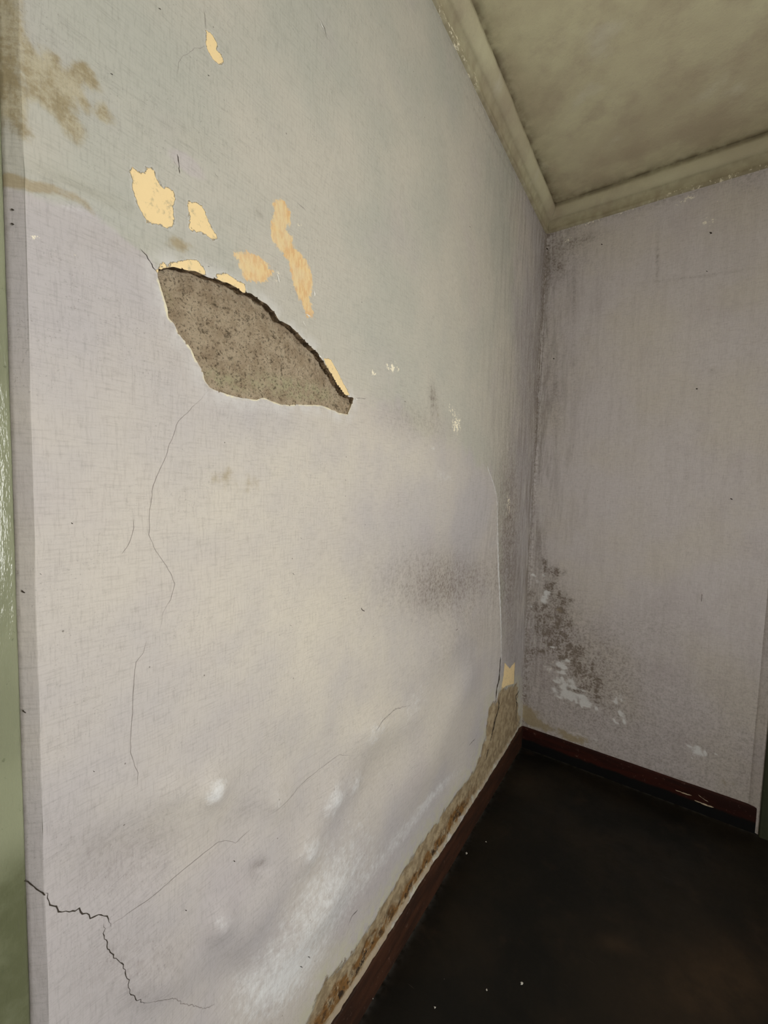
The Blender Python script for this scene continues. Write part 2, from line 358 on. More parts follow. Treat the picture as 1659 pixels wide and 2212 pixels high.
BULGE = [  # swellings of loose plaster: centre px, half axes px, height in metres
 ((460,1705),(34,-34),(-22,-30),.0065), ((372,1712),(30,-30),(-18,-26),.0035), ((716,1722),(26,-60),(-22,-14),.007),
 ((765,1690),(20,-42),(-18,-12),.004), ((600,1735),(30,-50),(-28,-24),.006), ((660,1840),(24,-46),(-22,-20),.006),
 ((470,1990),(24,-44),(-22,-20),.006), ((555,1960),(60,-90),(-40,-30),.006), ((800,1580),(34,-44),(-26,-20),.006),
 ((890,1540),(40,-50),(-26,-22),.005), ((690,1960),(60,-90),(-30,-20),.008), ((905,1650),(70,-110),(-40,-30),.008),
 ((960,1400),(60,-60),(-30,-30),.006), ((340,2110),(60,-50),(-50,-40),.006), ((1000,1480),(30,-60),(-20,-16),.006),
 ((1000,1250),(50,-120),(-70,-30),-.010), ((560,1880),(16,-20),(-14,-12),-.004), ((830,1650),(60,-60),(-30,-30),-.005),
 ((540,1780),(80,-60),(-40,-40),-.005), ((300,1850),(90,-60),(-60,-60),-.006), ((640,1650),(90,-60),(-60,-60),-.004),
 ((500,2120),(60,-60),(-40,-50),-.005), ((240,560),(70,30),(-30,40),.002), ((560,880),(120,40),(-20,30),.003),
 ((620,760),(110,110),(50,-50),.004), ((400,330),(60,50),(30,-40),.002), ((180,430),(100,40),(-10,-30),.003),
]
def surf(y, z):
    """how far the left wall's face stands out at (y, z)"""
    h = .0022 * fbm(y, z, 3.1, 11, 3) + .0009 * fbm(y, z, 14, 12, 3) + .00025 * fbm(y, z, 70, 13, 2)
    h = h + 2.6 * blob(y, z, onleft, BULGE)
    d = dpoly(y, z, ridge)
    yr = np.interp(z, [p[1] for p in ridge[::-1]], [p[0] for p in ridge[::-1]])
    zin = ss(ridge[-1][1] - .03, ridge[-1][1] + .06, z) * (1 - ss(ridge[0][1] - .1, ridge[0][1] + .05, z))
    left = y < yr
    h = h + np.where(left, .020 * np.exp(-d / .10), .020 * np.exp(-d / .016) - .004 * ss(0, .05, d)) * zin
    low = 1 - ss(.12, .55, z)
    h = h + low * .004 * fbm(y, z, 5, 15, 3)
    sr = sdf(y, z, rot)
    h = h - .0035 * ss(.012, -.014, sr) + ss(.03, -.01, sr) * .0035 * fbm(y, z, 45, 16, 3)
    h = h + .006 * ss(ZB + .02, ZB, z) * ss(YB, YB - .3, y)
    # rounded-in corner with the back wall
    h = h + .010 * np.exp(-(YB - y) / .012)
    return h

ys = np.concatenate([np.arange(yA, 1.10, .003), np.arange(1.10, YB, .0058), [YB]])
zs = np.concatenate([np.arange(-.02, ZT + .02, .0038), [ZT + .02]])
Yg, Zg = np.meshgrid(ys, zs, indexing='ij'); Yf = Yg.ravel().copy(); Zf = Zg.ravel().copy()
S = sdf(Yf, Zf, hole) + .0026 * fbm(Yf, Zf, 60, 21, 4)
inh = S < 0
# snap the vertices next to the outline onto it
G = S.reshape(Yg.shape); gy, gz = np.gradient(G); gy /= np.gradient(Yg, axis=0); gz /= np.gradient(Zg, axis=1)
nn = np.sqrt(gy ** 2 + gz ** 2) + 1e-9; near = (np.abs(G) < .0021)
Yf = np.where(near.ravel(), Yf - (G * gy / nn).ravel(), Yf); Zf = np.where(near.ravel(), Zf - (G * gz / nn).ravel(), Zf)
out = ~inh | near.ravel()
ny, nz = Yg.shape; I = np.arange(ny * nz).reshape(ny, nz)
Fq = np.stack([I[:-1, :-1], I[1:, :-1], I[1:, 1:], I[:-1, 1:]], -1).reshape(-1, 4)
cent = G[:-1, :-1] + G[1:, :-1] + G[1:, 1:] + G[:-1, 1:]
keep = out[Fq].all(1) & (cent.ravel() > 0)
Fq = Fq[keep]
used = np.zeros(ny * nz, bool); used[Fq] = True; idx = np.cumsum(used) - 1
Fq = idx[Fq]; Yf = Yf[used]; Zf = Zf[used]
Xf = surf(Yf, Zf)

def masks_left(y, z):
    A = {}
    A['sd_hole'] = sdf(y, z, hole)
    A['rim'] = ss(.0, .012, dpoly(y, z, hup) - dpoly(y, z, hlow)) * .9 + .10
    sc_ = np.full(y.shape, 1.0)
    for c in cream: sc_ = np.minimum(sc_, sdf(y, z, c))
    A['sd_cream'] = sc_
    so = np.full(y.shape, 1.0)
    for c in orange: so = np.minimum(so, sdf(y, z, c))
    A['sd_orange'] = so
    st = np.full(y.shape, 1.0)
    for c in TAN: st = np.minimum(st, sdf(y, z, [onleft(*p) for p in c]))
    A['sd_tan'] = st; A['sd_rot'] = sdf(y, z, rot); A['lip'] = np.maximum(z - ZB, 0)
    ze = np.interp(y, [p[0] for p in edge], [p[1] for p in edge])
    wg = 1 + 5 * ss(.45, .9, y)
    A['green'] = ss(-.02, .03, (z - ze) / wg) * (1 - .8 * ss(1.5, 2.1, y))
    A['rust'] = ss(.012, .020, A['lip']) * ss(.085, .03, A['lip'] + .03 * fbm(y, z, 22, 17, 3)) * (1 - ss(1.45, 1.75, y) * .85) * (.55 + .9 * fbm(y, z, 9, 18, 2) + .3)
    A['tan'] = blob(y, z, onleft, [
        ((110,150),(120,30),(10,110),.30), ((1092,1180),(20,0),(0,330),.16), ((240,8),(30,8),(0,14),.5), ((500,90),(90,50),(30,60),.12), ((450,270),(60,40),(20,40),.30),
        ((390,530),(50,12),(-10,24),.65), ((510,1040),(70,10),(0,60),.42), ((820,760),(50,12),(-8,20),.35), ((960,870),(30,20),(0,70),.35),
        ((1020,980),(50,40),(10,30),.35), ((1100,1090),(14,0),(0,90),.24), ((400,1660),(60,20),(-20,40),.15), ((700,1560),(90,-40),(30,50),.14),
        ((540,1060),(90,0),(0,70),.22), ((50,330),(20,0),(0,30),.2)])
    A['tan'] = A['tan'] + .95 * np.exp(-(dpoly(y, z, brown) / .0085) ** 2) * (1 - .6 * ss(.17, .3, y))
    A['dark'] = blob(y, z, onleft, [  # includes shade painted into the hollows, among real stains
        ((985,1255),(95,0),(0,66),.60), ((935,860),(8,-4),(4,34),.55), ((900,910),(70,20),(-10,36),.26), ((1000,1380),(70,-60),(30,30),.22),
        ((960,1300),(60,10),(0,40),.15), ((1100,1130),(26,0),(0,170),.55), ((1105,1330),(22,0),(0,190),.40), ((1140,900),(30,0),(0,250),.25), ((560,460),(9,12),(-6,4),.25),
        ((310,1850),(110,-50),(40,60),.20), ((180,1830),(90,0),(0,70),.12), ((300,2080),(130,-20),(0,90),.20), ((560,1870),(12,-14),(-8,-8),.45),
        ((540,1760),(60,-40),(-20,-30),.13), ((650,640),(14,20),(-8,8),.18), ((800,1660),(70,-50),(30,30),.15), ((1060,300),(14,30),(50,90),.20)])
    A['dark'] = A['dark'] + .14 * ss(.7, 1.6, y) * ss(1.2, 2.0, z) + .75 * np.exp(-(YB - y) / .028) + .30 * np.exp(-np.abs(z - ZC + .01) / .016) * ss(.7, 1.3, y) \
        + .38 * np.exp(-(YB - y) / .12) * ss(1.4, 2.3, z)  # far upper wall also carries light falloff painted into the mask
    A['pale'] = blob(y, z, onleft, [  # includes highlights painted pale on the swellings, among real pale paint
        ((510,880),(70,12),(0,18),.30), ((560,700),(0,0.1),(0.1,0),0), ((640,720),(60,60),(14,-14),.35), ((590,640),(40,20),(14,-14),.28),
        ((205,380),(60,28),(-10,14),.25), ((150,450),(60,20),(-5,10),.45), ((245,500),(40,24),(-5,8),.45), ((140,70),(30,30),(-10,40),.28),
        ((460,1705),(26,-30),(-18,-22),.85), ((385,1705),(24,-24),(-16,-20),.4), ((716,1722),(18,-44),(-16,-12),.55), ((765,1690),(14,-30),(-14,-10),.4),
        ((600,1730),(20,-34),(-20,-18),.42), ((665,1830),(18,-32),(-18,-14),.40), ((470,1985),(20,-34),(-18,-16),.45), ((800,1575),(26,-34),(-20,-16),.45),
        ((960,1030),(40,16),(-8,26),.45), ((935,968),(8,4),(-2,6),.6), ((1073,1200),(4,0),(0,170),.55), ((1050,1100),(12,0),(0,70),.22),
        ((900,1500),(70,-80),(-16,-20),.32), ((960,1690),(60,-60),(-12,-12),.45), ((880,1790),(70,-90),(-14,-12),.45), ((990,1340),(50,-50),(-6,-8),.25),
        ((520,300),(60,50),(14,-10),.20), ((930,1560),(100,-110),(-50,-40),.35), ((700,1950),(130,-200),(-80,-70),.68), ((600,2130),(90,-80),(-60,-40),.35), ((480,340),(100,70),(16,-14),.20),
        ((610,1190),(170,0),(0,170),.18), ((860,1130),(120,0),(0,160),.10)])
    A['pale'] = A['pale'] + .7 * np.exp(-(dpoly(y, z, ridge[:6]) / .010) ** 2)  # bright lit edge of the ridge, painted as a pale line
    A['warm'] = blob(y, z, onleft, [((820,980),(130,20),(0,110),.6), ((860,1350),(140,0),(0,200),.5), ((1000,760),(120,0),(0,260),.5), ((900,1560),(90,-60),(0,100),.4),((560,1050),(150,0),(0,120),.55), ((600,1320),(230,0),(0,180),.55), ((700,1580),(160,-60),(40,110),.45),
        ((560,760),(1,0),(0,1),0), ((900,300),(120,60),(0,160),.3), ((450,1750),(120,-30),(20,70),.4)])
    A['streak'] = .55 * ss(1.15, 2.2, y) * ss(.4, .9, z) + .35 * ss(2.0, 2.25, y)
    A['green'] = np.clip(A['green'] - blob(y, z, onleft, [((402,358),(48,36),(12,-16),1.0), ((430,600),(60,20),(-4,14),.8)]), 0, 1)
    A['rough'] = blob(y, z, onleft, [((1100,1180),(26,0),(0,190),1.0), ((110,180),(70,20),(10,120),.8), ((960,1690),(90,-110),(-20,-14),.9), ((800,1950),(90,-140),(-26,-20),.9),
        ((1020,960),(50,30),(0,50),.5), ((480,340),(120,80),(14,-20),.35)])
    A['fleck'] = blob(y, z, onleft, [((848,792),(15,3),(-2,11),1.1), ((806,806),(8,6),(-3,6),.9), ((975,885),(8,6),(0,12),.8), ((985,918),(9,2),(-2,20),1.3), ((934,970),(6,2),(-1,7),.6),
        ((650,490),(8,8),(-4,12),.5), ((600,600),(7,4),(-3,14),.6), ((80,515),(22,8),(-2,5),.9), ((155,548),(12,6),(-1,4),.9), ((95,375),(30,16),(-8,20),.35),
        ((1100,1090),(8,0),(0,30),.6), ((950,20),(10,22),(-3,2),.55)])
    return A
KEYS = ['streak', 'rim', 'sd_tan', 'sd_hole', 'sd_cream', 'sd_orange', 'sd_rot', 'lip', 'green', 'rust', 'tan', 'dark', 'pale', 'warm', 'rough', 'fleck']
wl = MB(KEYS)
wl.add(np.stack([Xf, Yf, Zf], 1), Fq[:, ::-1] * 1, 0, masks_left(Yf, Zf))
# broken edge round the hole: walk the open edges and pull them in
E = np.concatenate([Fq[:, [0, 1]], Fq[:, [1, 2]], Fq[:, [2, 3]], Fq[:, [3, 0]]])
key = np.sort(E, 1); uq, inv, cnt = np.unique(key[:, 0].astype(np.int64) * 10000000 + key[:, 1], return_inverse=True, return_counts=True)
be = E[cnt[inv] == 1]
mid = (Yf[be[:, 0]] > hole[0][0] - .05) & (Yf[be[:, 0]] < .9) & (Zf[be[:, 0]] > 1.2) & (Zf[be[:, 0]] < 2.3)
be = be[mid]
vi = np.unique(be); mp = {v: k for k, v in enumerate(vi)}; k = len(vi)
cy, cz = np.mean([p[0] for p in hole]), np.mean([p[1] for p in hole])
P0 = np.stack([Xf[vi], Yf[vi], Zf[vi]], 1)
nz1 = fbm(Yf[vi], Zf[vi], 90, 31, 2)
gi = -np.stack([(cy - P0[:, 1]) , (cz - P0[:, 2])], 1); gi /= np.linalg.norm(gi, axis=1)[:, None]
P1 = P0.copy(); P1[:, 0] -= .006 + .002 * nz1; P1[:, 1:] -= gi * (.0015 * nz1[:, None] + .0006)
P2 = P0.copy(); P2[:, 0] -= .026; P2[:, 1:] += gi * .004
RF = []
for a_, b_ in be:
    i, j_ = mp[a_], mp[b_]; RF += [(i, j_, k + j_, k + i), (k + i, k + j_, 2 * k + j_, 2 * k + i)]
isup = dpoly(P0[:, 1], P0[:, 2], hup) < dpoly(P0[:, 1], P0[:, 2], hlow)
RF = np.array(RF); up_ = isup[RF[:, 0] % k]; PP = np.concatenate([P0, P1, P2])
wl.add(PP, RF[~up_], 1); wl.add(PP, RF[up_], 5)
bV, bF = boxVF(-.16, -.032, yA + .003, YB + .1, -.1, ZT + .1); wl.add(bV, bF, 1)
bV, bF = boxVF(-.16, -.030, YR - .1, yA - .02, -.1, ZT + .1); wl.add(bV, bF, 6)

def crack_left(pts, wid, mat, seed, step=.005, jit=.0007, lift=.0005, taper=True):
    P, F = ribbon([onleft(*p) for p in pts], wid, step, jit, seed, taper)
    X = surf(P[:, 0], P[:, 1]) + lift
    wl.add(np.stack([X, P[:, 0], P[:, 1]], 1), F, mat)
D, Hh, W_ = 2, 3, 4
crack_left([(97,1930),(102,1942),(118,1955),(133,1972),(150,1971),(170,1968),(186,1976),(206,1979),(220,1976),(234,1986),(240,2002)], .0014, D, 3, .004, .0012)
crack_left([(224,1995),(226,2020),(236,2050),(244,2068),(259,2073),(268,2095),(272,2118),(278,2140),(292,2152),(310,2158)], .0012, D, 4, .004, .0010)
crack_left([(310,2158),(345,2152),(376,2151),(392,2166),(410,2175),(425,2178),(445,2184),(470,2176)], .0008, Hh, 5, .004, .0008)
crack_left([(245,1995),(330,1940),(400,1882),(440,1850),(478,1824),(495,1821),(515,1826),(545,1800),(560,1780)], .0006, Hh, 6, .006, .0004)
crack_left([(575,1765),(610,1735),(660,1692),(705,1655),(733,1631),(760,1631)], .0006, Hh, 7, .006, .0006)
crack_left([(800,1575),(820,1552),(850,1530),(880,1522)], .0013, Hh, 8, .005, .0007)
crack_left([(448,842),(415,880),(385,910),(375,935),(358,985),(330,1050),(322,1110),(322,1155),(335,1190),(355,1215),(378,1260),(368,1295),(350,1325),(345,1360)], .0005, Hh, 9, .006, .0006)
crack_left([(316,1385),(310,1410),(293,1430),(288,1490),(286,1540),(282,1590),(282,1625),(288,1645),(298,1670),(296,1700)], .0006, Hh, 10, .006, .0004)
crack_left([(288,1120),(286,1150),(278,1172),(262,1197)], .0005, Hh, 11)
crack_left([(300,538),(318,560),(330,578),(338,588)], .0010, D, 12, .003, .0008)
crack_left([(378,335),(381,350),(386,377)], .0010, D, 13, .003, .0005)
crack_left([(370,347),(375,355),(380,362)], .0006, Hh, 14, .003, .0005)
crack_left([(461,372),(466,380),(472,385)], .0006, D, 15, .003, .0005)
crack_left([(446,100),(425,103),(402,118),(385,135),(383,160)], .0004, Hh, 16)
crack_left([(440,18),(444,45),(446,64)], .0004, Hh, 17)
crack_left([(351,405),(345,395),(340,384)], .0007, Hh, 18, .003, .0004)
crack_left([(1073,1417),(1071,1440),(1069,1465),(1065,1485),(1063,1508)], .0075, D, 19, .012, .0006, .0012)
crack_left([(1079,1512),(1081,1530),(1076,1545),(1068,1575),(1058,1610),(1050,1642)], .011, D, 20, .012, .0008, .0012)
crack_left([(1124,1488),(1117,1505),(1119,1520),(1116,1545),(1117,1560)], .006, D, 21, .012, .0015, .0012)
crack_left([(1115,1410),(1114,1440),(1112,1470)], .003, Hh, 22, .01, .001, .001)
crack_left([(1010,1610),(1018,1600),(1024,1594)], .0018, D, 23)
crack_left([(752,2000),(760,1980),(773,1966)], .0013, D, 24)
crack_left([(780,1313),(783,1318),(788,1321)], .0016, D, 25, .003, .0003)
crack_left([(985,1361),(990,1359)], .004, Hh, 26)
crack_left([(765,862),(778,860),(790,861)], .0007, D, 27)
crack_left([(1072,1230),(1074,1260),(1076,1290)], .003, W_, 28, .01, .001, .001)
for k_, (px, py, r0) in enumerate([(241,160,3),(345,19,3),(450,163,2),(448,577,2),(88,1240,2),(203,1666,2),(633,1240,2),(628,1351,2),(875,868,2),(650,1163,2),(402,1967,2),(508,1862,2),(648,2086,3),(665,2065,3),(1015,490,2),(155,1130,2)]):
    crack_left([(px - r0, py - r0 * .6), (px + r0 * .3, py), (px + r0, py + r0 * .8)], .0012, D, 60 + k_, .002, .0003, .0005)
for k_, (pts, wd) in enumerate([([(688,44),(697,62),(704,84)],.0022),([(676,625),(680,634),(678,640)],.0022),([(652,694),(658,705)],.0022),([(597,592),(602,612)],.0035),
        ([(660,680),(670,684)],.003),([(684,768),(690,776)],.003),([(766,859),(772,863)],.002),([(936,2),(955,48)],.0022),([(965,25),(978,45),(992,70),(998,92)],.0035)]):
    crack_left(pts, wd, W_, 90 + k_, .003, .0008, .0008)
crack_left([(692,46),(700,64),(706,88)], .0008, D, 120, .003, .0005, .0011)
crack_left([(641,437),(660,455)], .0006, Hh, 121)
o_wl = wl.build('wall_left', [M_left, M_rim, M_crack, M_hair, M_chip, M_rim_shade, M_plain], kind='structure', label='long lilac and grey-green distempered wall, flaking, with a broken-out patch')
# exposed mortar inside the hole
y0, y1 = min(p[0] for p in hole) - .012, max(p[0] for p in hole) + .012; z0, z1 = min(p[1] for p in hole) - .012, max(p[1] for p in hole) + .012
gy_, gz_ = np.meshgrid(np.arange(y0, y1, .0016), np.arange(z0, z1, .0016), indexing='ij'); a1 = gy_.ravel(); b1_ = gz_.ravel()
du = dpoly(a1, b1_, hup); dl_ = dpoly(a1, b1_, hlow); sh = sdf(a1, b1_, hole)
dep = .0035 + .0125 * np.clip(dl_ / (dl_ + du), 0, 1) ** .8
rgh = .0026 * fbm(a1, b1_, 30, 41, 4) + .0022 * fbm(a1, b1_, 110, 42, 3) + .0010 * fbm(a1, b1_, 420, 43, 2) - .003 * ss(.1, .5, fbm(a1, b1_, 22, 47, 4))
Xm = surf(a1, b1_) - dep + rgh * ss(0, .008, np.minimum(dl_, .02))
I2 = np.arange(len(a1)).reshape(gy_.shape); F2 = np.stack([I2[:-1, :-1], I2[:-1, 1:], I2[1:, 1:], I2[1:, :-1]], -1).reshape(-1, 4)
F2 = F2[(sh[F2] < .008).all(1)]
uu = np.zeros(len(a1), bool); uu[F2] = True; i2 = np.cumsum(uu) - 1
yel = (blob(a1, b1_, onleft, [((640,840),(110,20),(0,30),1.0), ((480,820),(50,20),(0,20),.7), ((370,640),(12,40),(20,-6),.5), ((560,770),(30,20),(0,30),.25)]))[uu]
CR = [onleft(*p) for p in [(436,762),(450,768),(470,773),(488,778),(500,781)]]; CR2 = [onleft(*p) for p in [(372,628),(392,622),(412,612),(420,604)]]
for q_ in (CR, CR2): Xm = Xm - .0035 * np.exp(-(dpoly(a1, b1_, q_) / .0022) ** 2)
make('exposed_mortar', np.stack([Xm, a1, b1_], 1)[uu], i2[F2], [M_mortar], {'yellow': yel}, parent=o_wl, label='rough sandy brown mortar laid bare where plaster has fallen off')

# ------------------------------------------------------------------ BACK WALL
XR = 0.9515                               # where the smooth wall meets the added shade fillet by the door casing
def surfb(x, z):
    h = .0020 * fbm(x, z, 3.0, 51, 3) + .0008 * fbm(x, z, 15, 52, 3)
    h = h + blob(x, z, onback, [((1200,1440),(20,40),(-20,10),.003), ((1270,1490),(50,20),(-10,20),.003), ((1440,1660),(60,20),(-10,20),.003)])
    return h + .010 * np.exp(-x / .010)
xs = np.concatenate([np.arange(0, XR + .03, .0045), np.linspace(1.0, WX, 8)]); zs2 = np.concatenate([np.arange(-.02, ZT + .02, .0055), [ZT + .02]])
Xg, Zg2 = np.meshgrid(xs, zs2, indexing='ij'); x1 = Xg.ravel(); zz = Zg2.ravel()
rs = np.random.default_rng(12)
spots = [((a + rs.normal() * 13, b + rs.normal() * 9), (2 + 7 * rs.random(), 0), (0, 2 + 9 * rs.random()), .5 + .6 * rs.random()) for a, b in [(1208, 1270 + 6 * k) for k in range(26)] + [(1172, 1290 + 9 * k) for k in range(14)] + [(1235 + 4 * k, 1400 + 7 * k) for k in range(14)] + [(1190, 1220 + 5 * k) for k in range(8)]]
salts = [((a + rs.normal() * 15, b + rs.normal() * 12), (3 + 9 * rs.random(), 3), (0, 2 + 6 * rs.random()), .45 + .6 * rs.random()) for a, b in [(1195 + 2 * k, 1420 + 4 * k) for k in range(22)] + [(1200 + 5 * k, 1500 + 2 * k) for k in range(16)] + [(1335, 1490 + 9 * k) for k in range(9)] + [(1440 + 12 * k, 1600 + 5 * k) for k in range(8)] + [(1170, 1240 + 9 * k) for k in range(8)]]
A = {'green': .15 * ss(2.2, 2.6, zz), 'warm': blob(x1, zz, onback, [((1400,760),(120,-20),(0,90),.35)]),
     'tan': blob(x1, zz, onback, [((1145,1545),(30,14),(0,26),1.0), ((1230,1590),(90,34),(-4,16),.8), ((1190,1330),(40,10),(0,70),.35), ((1560,1690),(60,20),(0,40),.35), ((1240,870),(70,0),(0,150),.15)]),
     'dark': blob(x1, zz, onback, [((1208,1330),(34,6),(0,66),.42), ((1168,1345),(18,0),(0,46),.35), ((1190,1270),(16,0),(0,28),.35), ((1200,1390),(34,0),(0,28),.3), ((1238,1412),(10,0),(0,10),.8),
        ((1270,1480),(16,0),(0,12),.5), ((1170,1220),(14,0),(0,80),.30), ((1250,1450),(12,0),(0,12),.6), ((1150,1410),(10,0),(0,16),.4), ((1240,1490),(20,6),(0,12),.5), ((1270,1430),(110,40),(0,110),.35), ((1200,560),(60,-10),(0,50),.36),
        ((1250,520),(60,-16),(0,12),.36), ((1205,575),(10,0),(0,10),.4), ((1240,650),(5,0),(0,60),.22), ((1240,800),(6,0),(0,90),.16), ((1200,860),(20,0),(0,110),.25), ((1420,560),(4,0),(0,50),.35),
        ((1500,598),(110,-14),(0,3),.25), ((1540,800),(10,0),(0,6),.3), ((1620,400),(40,-8),(0,20),.2), ((1420,1350),(90,10),(0,50),.12)] + spots),
     'pale': blob(x1, zz, onback, [((1200,1430),(18,18),(-8,16),.3), ((1215,1480),(42,22),(-10,20),.35), ((1195,1500),(20,8),(0,10),.4), ((1260,1515),(24,6),(0,10),.5), ((1340,1500),(30,24),(-6,20),.4), ((1345,1545),(10,8),(0,12),.6), ((1150,1260),(14,0),(0,50),.30),
        ((1180,1290),(14,0),(0,18),.45), ((1420,1350),(30,16),(-4,14),.25), ((1490,1620),(70,26),(-4,10),.5), ((1260,1590),(70,24),(-4,6),.55), ((1215,530),(12,-4),(0,7),.5), ((1590,610),(16,-3),(0,4),.25)] + salts),
     'fleck': blob(x1, zz, onback, [((1485,428),(26,-12),(0,7),1.0), ((1545,436),(12,-4),(0,4),.9), ((1360,452),(24,-8),(0,5),.9), ((1530,478),(22,0),(0,10),.7), ((1620,368),(50,-12),(0,7),.9), ((1230,518),(16,-6),(0,6),.6),
        ((1270,482),(60,-16),(0,4),.7), ((1190,1440),(20,20),(-10,20),.35), ((1280,1495),(30,10),(0,14),.3)])}
A['streak'] = .6 * np.exp(-x1 / .10) + .10
A['dark'] = A['dark'] + .62 * np.exp(-x1 / .020) + .15 * np.exp(-x1 / .12) * ss(1.5, 2.6, zz) + .30 * np.exp(-np.abs(zz - ZC + .01) / .014) + .06 + .30 * ss(1.0, .2, zz)  # last term paints the dimmer light low on the wall as darker colour
I3 = np.arange(len(x1)).reshape(Xg.shape); F3 = np.stack([I3[:-1, :-1], I3[:-1, 1:], I3[1:, 1:], I3[1:, :-1]], -1).reshape(-1, 4)[:, ::-1]
wb = MB(['streak', 'green', 'warm', 'tan', 'dark', 'pale', 'fleck'])
wb.add(np.stack([x1, YB - surfb(x1, zz), zz], 1), F3, 0, A)
bV, bF = boxVF(-.1, WX + .1, YB + .03, YB + .16, -.1, ZT + .1); wb.add(bV, bF, 0)
def mark_back(pts, wid, mat, seed, step=.006, jit=.0006):
    P, F = ribbon([onback(*p) for p in pts], wid, step, jit, seed)
    wb.add(np.stack([P[:, 0], YB - surfb(P[:, 0], P[:, 1]) - .0006, P[:, 1]], 1), F, mat)
mark_back([(1184,512),(1183,560),(1179,640),(1174,740),(1166,860),(1160,960)], .0022, 1, 1)
mark_back([(1163,860),(1158,960),(1152,1080),(1147,1200),(1140,1330),(1135,1440),(1130,1540)], .0022, 1, 2)
for k_, (px, py, r0) in enumerate([(1535,503,3),(1527,586,2),(1196,775,2),(1505,840,2),(1580,1078,3),(1181,538,4),(1300,528,2)]):
    mark_back([(px - r0, py - r0 * .5), (px + r0, py + r0 * .5)], .006, 2, 30 + k_, .004)
mark_back([(1516,1282),(1515,1300)], .003, 1, 44); mark_back([(1200,1290),(1200,1400)], .0015, 1, 45)
o_wb = wb.build('wall_back', [M_back, M_hair, M_crack], kind='structure', label='lilac-grey back wall with mould and salt bloom near the corner')

# ------------------------------------------------------------------ CEILING, FLOOR, OTHER WALLS
def grid(xa, ya, fz, flip=False):
    X, Y = np.meshgrid(xa, ya, indexing='ij'); x = X.ravel(); y = Y.ravel(); Z = fz(x, y)
    I = np.arange(len(x)).reshape(X.shape); F = np.stack([I[:-1, :-1], I[1:, :-1], I[1:, 1:], I[:-1, 1:]], -1).reshape(-1, 4)
    return x, y, Z, (F[:, ::-1] if flip else F)
DC = .045
x, y, z, F = grid(np.linspace(0, WX, 180), np.linspace(YR, YB, 320), lambda x, y: ZT - .004 * fbm(x, y, 4, 61, 3), True)
cb = MB(['dark', 'fleck'])
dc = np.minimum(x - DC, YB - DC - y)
ceil_dark = .75 * np.exp(-np.maximum(dc, 0) / .018) + .25 * np.exp(-np.maximum(dc, 0) / .12) + .5 * np.exp(-np.hypot(x - DC, YB - DC - y) / .05)  # corner shade and dirt along the cornice, both put into the colour
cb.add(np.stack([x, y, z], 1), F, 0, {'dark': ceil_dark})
bV, bF = boxVF(-.1, WX + .1, YR - .1, YB + .1, ZT + .03, ZT + .15); cb.add(bV, bF, 0)
cb.build('ceiling', [M_ceil], kind='structure', label='water-stained olive ceiling')
x, y, z, F = grid(np.concatenate([np.arange(0, .03, .003), np.linspace(.03, WX, 160)]), np.concatenate([np.linspace(YR, YB - .035, 260), np.arange(YB - .032, YB + .002, .003)]), lambda x, y: .0012 * fbm(x, y, 5, 62, 3))
fb = MB(['dark', 'brown_glow']); fb.add(np.stack([x, y, z], 1), F, 0, {'brown_glow': blob(x, y, onfloor, [((1560,2120),(160,0),(0,130),1.0), ((1330,2040),(40,10),(-4,16),.7), ((1150,1700),(40,20),(-20,30),.3)]), 'dark': .8 * np.exp(-np.maximum(np.minimum(x - BT, YB - BT - y), 0) / .008)})  # warm glow of light at the near right is painted as brown floor colour
bV, bF = boxVF(-.1, WX + .1, YR - .1, YB + .1, -.15, -.03); fb.add(bV, bF, 0)
fb.build('floor', [M_floor], kind='structure', label='near-black scratched polished floor')
V, F = [], []
def app(b):
    n = len(V); V.extend(b[0]); F.extend([tuple(i + n for i in f) for f in b[1]])
T_ = .26
app(boxVF(WX, WX + T_, YR - .1, WY0, 0, ZT)); app(boxVF(WX, WX + T_, WY1, YB + .1, 0, ZT)); app(boxVF(WX, WX + T_, WY0, WY1, 0, WZ0)); app(boxVF(WX, WX + T_, WY0, WY1, WZ1, ZT))
make('wall_right', V, F, [M_plain], smooth=False, kind='structure')
make('wall_rear', *boxVF(-.1, WX + .1, YR - .14, YR, 0, ZT), [M_plain], smooth=False, kind='structure')
V, F = [], []
for q in ((WY0, WY0 + .05, WZ0, WZ1), (WY1 - .05, WY1, WZ0, WZ1), (WY0, WY1, WZ0, WZ0 + .05), (WY0, WY1, WZ1 - .05, WZ1), ((WY0 + WY1) / 2 - .02, (WY0 + WY1) / 2 + .02, WZ0, WZ1)):
    app(boxVF(WX + .20, WX + .24, *q))
make('window_1', V, F, [M_white], smooth=False, kind='structure')

